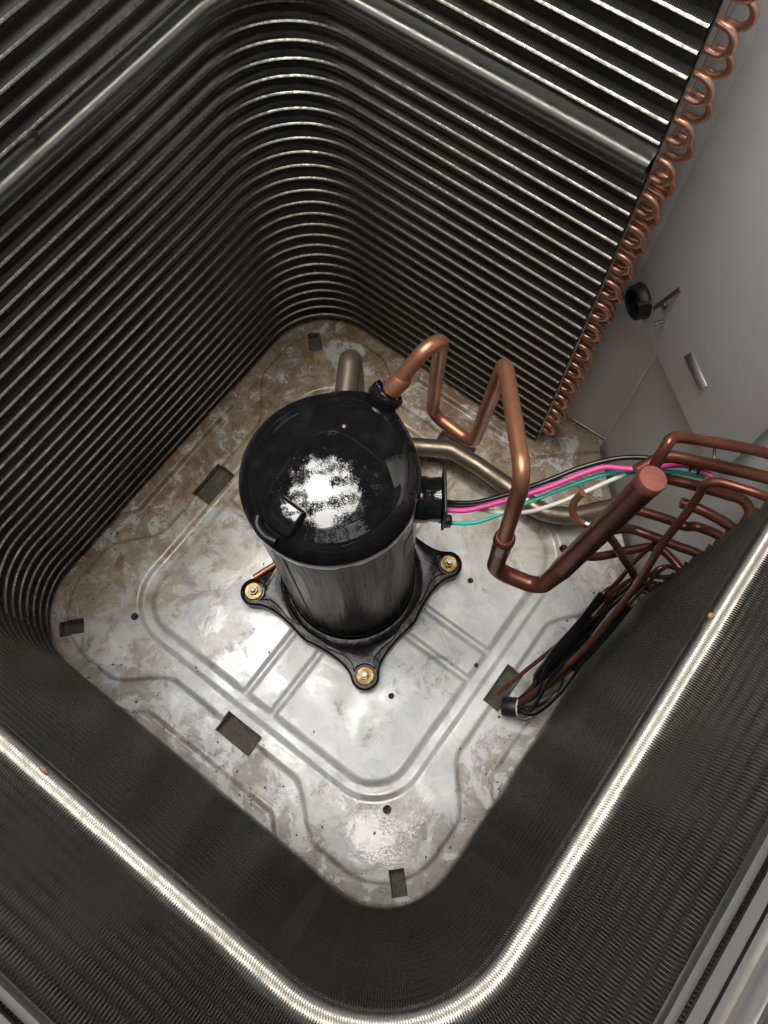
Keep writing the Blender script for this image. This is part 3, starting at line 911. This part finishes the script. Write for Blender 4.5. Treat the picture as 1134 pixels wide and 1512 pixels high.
for i in range(8):
    ox, oz, oy = rb.uniform(-0.026, 0.012), rb.uniform(-0.045, 0.035), rb.uniform(-0.012, 0.020)
    top_z = 0.13 + 0.018 * i
    xx = lambda x: min(x, 0.3150)
    pts = [(0.3430, 0.1690, top_z + 0.002), (0.3400, 0.1790 + 0.002 * (i % 3), top_z), (0.3250, 0.1790 + oy * 0.3, top_z - 0.010), (xx(0.310 + ox * 0.7), 0.156 + oy * 0.6, top_z + 0.004), (xx(0.303 + ox), 0.126 + oy, 0.175 + oz * 0.7), (xx(0.302 + ox), 0.085 + oy, 0.140 + oz * 0.8), (xx(0.299 + ox), 0.046 + oy, 0.095 + oz * 0.6), (0.293 + ox * 0.5, 0.012 + oy * 0.5, 0.058 + oz * 0.2), (0.2830 + ox * 0.22, -0.012, 0.036 + oz * 0.08)]
    cp = catmull(pts, 6)
    tag(tube('capillary_tube', cp, 0.0020 + 0.0004 * (i % 3), 'copper_old', None, 8), 'thin dark capillary tube of the bundle entering the coil end, ' + bundle_looks[i] + ' of its row', 'copper tube', 'bundled capillary tubes')
    if i % 6 != 2:
        lo, hi = 25 + (i * 3) % 6, 38 + (i * 5) % 6
        tag(tube('insulation_sleeve', cp[lo:hi], 0.0048 + 0.0010 * (i % 3), 'w_black', None, 10), 'glossy black sleeve round a capillary tube in the bundle', 'sleeve', 'black sleeves on the capillary bundle')
# loose thin leads from the distributor
for i, pts in enumerate(([(0.2800, -0.0200, 0.040), (0.2960, -0.0100, 0.052), (0.3060, 0.0150, 0.062), (0.3120, 0.0300, 0.075)], [(0.2830, -0.0220, 0.034), (0.2990, -0.0240, 0.040), (0.3090, -0.0050, 0.048), (0.3150, 0.0150, 0.055)], [(0.2830, -0.0160, 0.040), (0.2980, -0.0150, 0.062), (0.2960, 0.0080, 0.085), (0.2930, 0.0300, 0.105), (0.2980, 0.0600, 0.135)])):
    tag(tube('thin_lead', catmull(pts, 8), 0.0020 + 0.0004 * (i == 2), 'steel' if i < 2 else 'w_black', None, 8),
        ['thin grey lead curling out of the distributor upper side', 'thin grey lead leaving the distributor close to the pan', 'thin black lead looping up from the distributor into the sleeves'][i], 'wire')
for i, pts in enumerate(([(0.2840, -0.0150, 0.045), (0.3020, -0.0050, 0.075), (0.3110, 0.0250, 0.085), (0.3060, 0.0500, 0.065), (0.2950, 0.0620, 0.085), (0.2900, 0.0900, 0.130), (0.2950, 0.1200, 0.180)],
                         [(0.2820, -0.0180, 0.040), (0.2930, 0.0050, 0.075), (0.2820, 0.0350, 0.095), (0.2830, 0.0650, 0.120), (0.2900, 0.0950, 0.165), (0.3000, 0.1250, 0.215)],
                         [(0.2850, -0.0200, 0.036), (0.3060, -0.0120, 0.050), (0.3150, 0.0200, 0.075), (0.3150, 0.0550, 0.100), (0.3120, 0.0900, 0.135), (0.3100, 0.1300, 0.190)])):
    tag(tube('thin_lead', catmull(pts, 8), 0.0018, 'w_black', None, 8), ['black lead making a loose loop above the distributor', 'black lead bowing out over the pan beside the bundle', 'black lead running tight along the coil face beside the bundle'][i], 'wire')
ds = empty('distributor', (0.2735, -0.0215, 0.010), 'black rubber distributor collar with a cream rim lying beside the wet slot', 'distributor')
dd = Vector((0.80, 0.45, 0.42)).normalized()
dc = Vector((0.2690, -0.0240, 0.0260))
lathe('collar', [(0.0085, 0.0), (0.0122, 0.001), (0.0128, 0.004), (0.0128, 0.019), (0.0120, 0.021), (0.0100, 0.021), (0.0098, 0.012)], dc, 'rubber', ds, 28, None, dd)
lathe('rim', [(0.0121, 0.0205), (0.0121, 0.0226), (0.0103, 0.0226), (0.0103, 0.0205)], dc, 'cream', ds, 28, None, dd)

# ------------------------------------------------------------------ wires
WR = [
 ('black', 0.0026, 'glossy black wire arching from the compressor plug above the pink wire', [(0.0829, 0.0502, 0.3422), (0.0898, 0.0543, 0.3444), (0.1171, 0.0698, 0.3531), (0.1414, 0.0951, 0.3629), (0.1634, 0.1229, 0.3727), (0.1839, 0.1519, 0.3825), (0.207, 0.1756, 0.3923), (0.2294, 0.1889, 0.4004), (0.2493, 0.1951, 0.4069), (0.275, 0.205, 0.412)]),
 ('black', 0.0015, 'thin black wire squeezed between the black and pink wires', [(0.0846, 0.0478, 0.3422), (0.0919, 0.0514, 0.3444), (0.1187, 0.0675, 0.3531), (0.1379, 0.0865, 0.3607), (0.1591, 0.1121, 0.3699), (0.1799, 0.1374, 0.3792), (0.1982, 0.16, 0.3875)]),
 ('pink', 0.0027, 'bright pink wire running from the compressor plug past the manifold', [(0.0867, 0.0448, 0.3422), (0.095, 0.0482, 0.3446), (0.1146, 0.0584, 0.3507), (0.1334, 0.0771, 0.3581), (0.1482, 0.0942, 0.3644), (0.1673, 0.1169, 0.3727), (0.1877, 0.1459, 0.3825), (0.2019, 0.1621, 0.3888), (0.2172, 0.1692, 0.394), (0.2325, 0.177, 0.3993), (0.2460, 0.1840, 0.4130), (0.2620, 0.1880, 0.4300), (0.2850, 0.1890, 0.4360)]),
 ('teal', 0.0021, 'teal green wire sagging lowest from the compressor plug', [(0.0979, 0.0396, 0.3317), (0.1068, 0.0434, 0.3343), (0.1279, 0.0563, 0.3411), (0.1431, 0.0747, 0.3476), (0.1532, 0.09, 0.3524), (0.1708, 0.1154, 0.3607), (0.1915, 0.1449, 0.3705), (0.2122, 0.1675, 0.3794), (0.2348, 0.1780, 0.3925), (0.2560, 0.1850, 0.4120), (0.2810, 0.1900, 0.4260)]),
 ('white', 0.0023, 'white wire crossing under the pink and teal wires', [(0.0915, 0.051, 0.3321), (0.1137, 0.0662, 0.3395), (0.1292, 0.073, 0.3441), (0.1448, 0.0791, 0.3487), (0.166, 0.0927, 0.3559), (0.1829, 0.1119, 0.3631), (0.1983, 0.1341, 0.3705), (0.2128, 0.1572, 0.3779), (0.2236, 0.1732, 0.3832), (0.2322, 0.1854, 0.3875), (0.2502, 0.1955, 0.394)]),
]
for c, r, lb, pts in WR:
    tag(tube('electrical_wire', catmull(pts, 8), r, 'w_' + c, None, 10), lb, 'wire', 'wires from the compressor plug')
for i, (p, d) in enumerate((((0.2660, 0.1884, 0.4310), (1, 0.1, 0.2)), ((0.2730, 0.1887, 0.4330), (1, 0.05, 0.2)))):
    tag(lathe('cable_tie', [(0.0036, -0.0011), (0.0043, -0.0011), (0.0043, 0.0011), (0.0036, 0.0011)], p, 'rubber', None, 16, None, d),
        'narrow black tie band round the pink wire', 'cable tie', 'tie bands on the pink wire')

# ------------------------------------------------------------------ sheet metal panels
def wall_panel(name, p, q2, z0, z1, th, label, cat='panel'):
    p, q2 = Vector((*p, 0)), Vector((*q2, 0))
    d = (q2 - p); L = d.length; d.normalize()
    rot = Matrix(((d.x, -d.y, 0), (d.y, d.x, 0), (0, 0, 1)))
    e = empty(name, ((p + q2) / 2 + Vector((0, 0, z0))), label, cat)
    o = box('sheet', (p + q2) / 2 + Vector((0, 0, (z0 + z1) / 2)), (L, th, z1 - z0), 'sheet', e, rot, 0.0004)
    return e, rot, d
p1, _, _ = wall_panel('side_panel', (0.055, 0.3915), (0.1730, 0.3915), 0.004, 0.86, 0.0016, 'narrow grey sheet panel standing behind the copper return bends')
box('bottom_flange', (0.145, 0.3895, 0.0118), (0.060, 0.0016, 0.0030), 'alu', p1, None, 0.0004)
p3, _, _ = wall_panel('corner_panel', (0.1740, 0.3905), (0.3810, 0.1835), -0.0155, 0.86, 0.0016, 'dark grey corner sheet rising from the cut-off pan corner')
p2, rot2, d2 = wall_panel('control_panel', (0.1145, 0.3890), (0.3000, 0.2490), 0.329, 0.86, 0.0016, 'large pale grey control box sheet with a black grommet at its lower corner')
nrm2 = Vector((-d2.y, d2.x, 0)); nrm2 = nrm2 if nrm2.y < 0 else -nrm2      # towards the inside
def on_p2(t, z, out=0.0):
    b = Vector((0.1145, 0.3890, 0)) + d2 * t + nrm2 * (0.0008 + out)
    return Vector((b.x, b.y, z))
tab = box('bent_tab', on_p2(0.136, 0.392, 0.0035), (0.040, 0.0012, 0.009), 'alu', p2, rot2 @ Matrix.Rotation(R_(-38), 3, 'X'), 0.0003)
gro = empty('cable_grommet', on_p2(0.022, 0.350, 0.0), 'round black rubber grommet with a slit at the control sheet corner', 'grommet')
V, F = [], []
gprof = [(0.0150, 0.000), (0.0200, 0.000), (0.0205, 0.002), (0.0190, 0.004), (0.0190, 0.012), (0.0178, 0.013), (0.0150, 0.013)]
axr = Vector((0, 0, 1)).rotation_difference(nrm2).to_matrix()
ns = 34
for k in range(ns):
    a = R_(20) + (2 * math.pi - R_(14)) * k / (ns - 1)
    for r, z in gprof:
        V.append(Vector(on_p2(0.022, 0.350, 0.0)) + axr @ Vector((r * math.cos(a), r * math.sin(a), z)))
n = len(gprof)
for k in range(ns - 1):
    for j in range(n):
        F.append((k * n + j, k * n + (j + 1) % n, (k + 1) * n + (j + 1) % n, (k + 1) * n + j))
F.append(tuple(range(n))); F.append(tuple((ns - 1) * n + j for j in reversed(range(n))))
gm = mesh('ring', V, F); link('ring', gm, 'rubber', gro); flat_angle(gm, 40)
clip = empty('metal_clip', on_p2(0.060, 0.395), 'narrow bent steel clip sticking out above a screw', 'clip')
box('blade', on_p2(0.058, 0.408, 0.0080), (0.0045, 0.0010, 0.040), 'steel', clip, rot2 @ Matrix.Rotation(R_(-20), 3, 'X') @ Matrix.Rotation(R_(8), 3, 'Y'), 0.0003)
box('foot', on_p2(0.054, 0.389, 0.0020), (0.0070, 0.0040, 0.008), 'steel', clip, rot2, 0.0006)
def screw(p, d, label):
    pr = []
    for i in range(9):
        pr += [(0.0018, i * 0.0012), (0.0026, i * 0.0012 + 0.0006)]
    pr += [(0.0012, 0.0120)]
    return tag(lathe('screw', pr, p, 'solder', None, 12, None, d), label, 'screw')
screw(on_p2(0.064, 0.372, 0.0), nrm2, 'bright threaded screw tip below the metal clip')
screw((0.2860, 0.2160, 0.4060), (0.9, 0.35, 0.4), 'bright threaded screw tip beside the wire clamp on the control sheet')
tag(tube('wire_clamp', catmull([(0.2790, 0.2450, 0.395), (0.2760, 0.2300, 0.410), (0.2800, 0.2180, 0.414), (0.2850, 0.2180, 0.404), (0.2860, 0.2330, 0.392)], 6), 0.0016, 'steel', None, 8), 'small looped steel clamp behind the copper tubes', 'clamp')

# ------------------------------------------------------------------ debris
bm = bmesh.new()
for i in range(7):
    for j in range(4):
        u, v2 = i / 6, j / 3 - 0.5
        bm.verts.new((-0.3215 + 0.010 * math.sin(u * 2.6) + 0.004 * v2, 0.018 + 0.020 * u * 0.7 + 0.009 * v2 * math.sin(u * 3.1 + 0.1), 0.5905 + 0.014 * math.sin(u * 2.9 + 0.2) + 0.007 * v2 * math.sin(u * 3.0 + 0.15)))
bm.verts.ensure_lookup_table()
for i in range(6):
    for j in range(3):
        bm.faces.new([bm.verts[i * 4 + j], bm.verts[i * 4 + j + 1], bm.verts[(i + 1) * 4 + j + 1], bm.verts[(i + 1) * 4 + j]])
lm = bpy.data.meshes.new('dry_leaf'); bm.to_mesh(lm); bm.free()
lo = tag(link('dry_leaf', lm, 'dead_leaf'), 'curled dry brown leaf caught on the wide seam roll', 'leaf')
def crumb(p, s, label, seed):
    rr = random.Random(seed)
    bm = bmesh.new()
    bmesh.ops.create_icosphere(bm, subdivisions=2, radius=1.0)
    for v in bm.verts:
        v.co = Vector((v.co.x * s[0], v.co.y * s[1], v.co.z * s[2])) * rr.uniform(0.8, 1.15) + Vector(p)
    mm = bpy.data.meshes.new('debris_crumb'); bm.to_mesh(mm); bm.free()
    tag(link('debris_crumb', mm, 'crumb'), label, 'debris')
crumb((A - 0.0095, 0.0185, ZR + 0.0066), (0.0022, 0.0026, 0.0018), 'small tan crumb on the seam roll nearest the manifold', 1)
crumb((0.030, -A + 0.0080, ZR + 0.0078), (0.0040, 0.0018, 0.0016), 'flat rusty flake on the seam roll of the near left coil face', 2)

# ------------------------------------------------------------------ tree overhead (mirrored in the cap and the wet pan)
tr = empty('overhanging_tree', (2.6, 1.9, -0.06), 'leafy tree whose overhanging branches are mirrored in the black cap', 'tree')
tube('trunk', catmull([(2.6, 1.9, -0.06), (2.55, 1.85, 1.5), (2.4, 1.7, 3.0), (2.0, 1.4, 4.2)], 6), [0.17 - 0.003 * i for i in range(19)], 'bark', tr, 12)
limbs = [[(2.4, 1.7, 3.0), (1.7, 1.6, 4.6), (0.9, 2.2, 5.2), (-0.2, 2.6, 5.5)], [(2.0, 1.4, 4.2), (1.8, 0.2, 5.2), (1.3, -0.9, 5.5), (0.6, -1.9, 5.6)], [(2.0, 1.4, 4.2), (0.9, 1.5, 5.3), (-0.3, 1.5, 5.7)]]
for lpth in limbs:
    cp = catmull(lpth, 6)
    tube('limb', cp, list(np.linspace(0.07, 0.014, len(cp))), 'bark', tr, 8)
lr = np.random.default_rng(5)
V, F = [], []
cl = []
def clump(x, y):
    return math.sin(x * 2.3 + 0.7) * math.sin(y * 2.7 + 1.9) + 0.7 * math.sin(x * 5.1 - y * 3.9 + 0.4)
for k in range(2600):
    ang = lr.uniform(0, 2 * math.pi); rad = 4.4 * math.sqrt(lr.uniform(0, 1))
    cx, cy = -1.0 + rad * math.cos(ang), 0.0 + rad * math.sin(ang)
    z = lr.uniform(4.7, 6.0)
    d0 = min(math.hypot(cx + 0.90, cy - 0.05), math.hypot(cx - 0.20, cy + 0.30) + 0.25)     # ragged clearing above the unit
    dens = clump(cx, cy) * 0.80 + (d0 - 1.28) * 0.75 + (0.5 if d0 > 2.0 else 0.0)
    if dens < lr.uniform(-0.06, 0.10): continue
    cl.append((cx, cy, z, 0.8 if d0 < 2.2 else 1.5))
for cx, cy, z, big in cl:
    for m in range(30):
        p = np.array((cx, cy, z)) + lr.normal(0, 1, 3) * np.array((0.10, 0.10, 0.10))
        L = lr.uniform(0.08, 0.15) * big; wd = L * 0.42
        d = lr.normal(0, 1, 3) * np.array((1, 1, 0.45)); d /= np.linalg.norm(d)
        s = np.cross(d, lr.normal(0, 1, 3) * np.array((0.4, 0.4, 1))); s /= np.linalg.norm(s)
        b = len(V)
        nz = np.cross(d, s)
        V += [p, p + d * L * 0.5 + s * wd * 0.5 + nz * L * 0.06, p + d * L, p + d * L * 0.5 - s * wd * 0.5 + nz * L * 0.06]
        F.append((b, b + 1, b + 2)); F.append((b, b + 2, b + 3))
cr = link('crown', mesh('crown', V, F), 'leaf', tr, smooth=False)
tag(cr, kind='stuff')
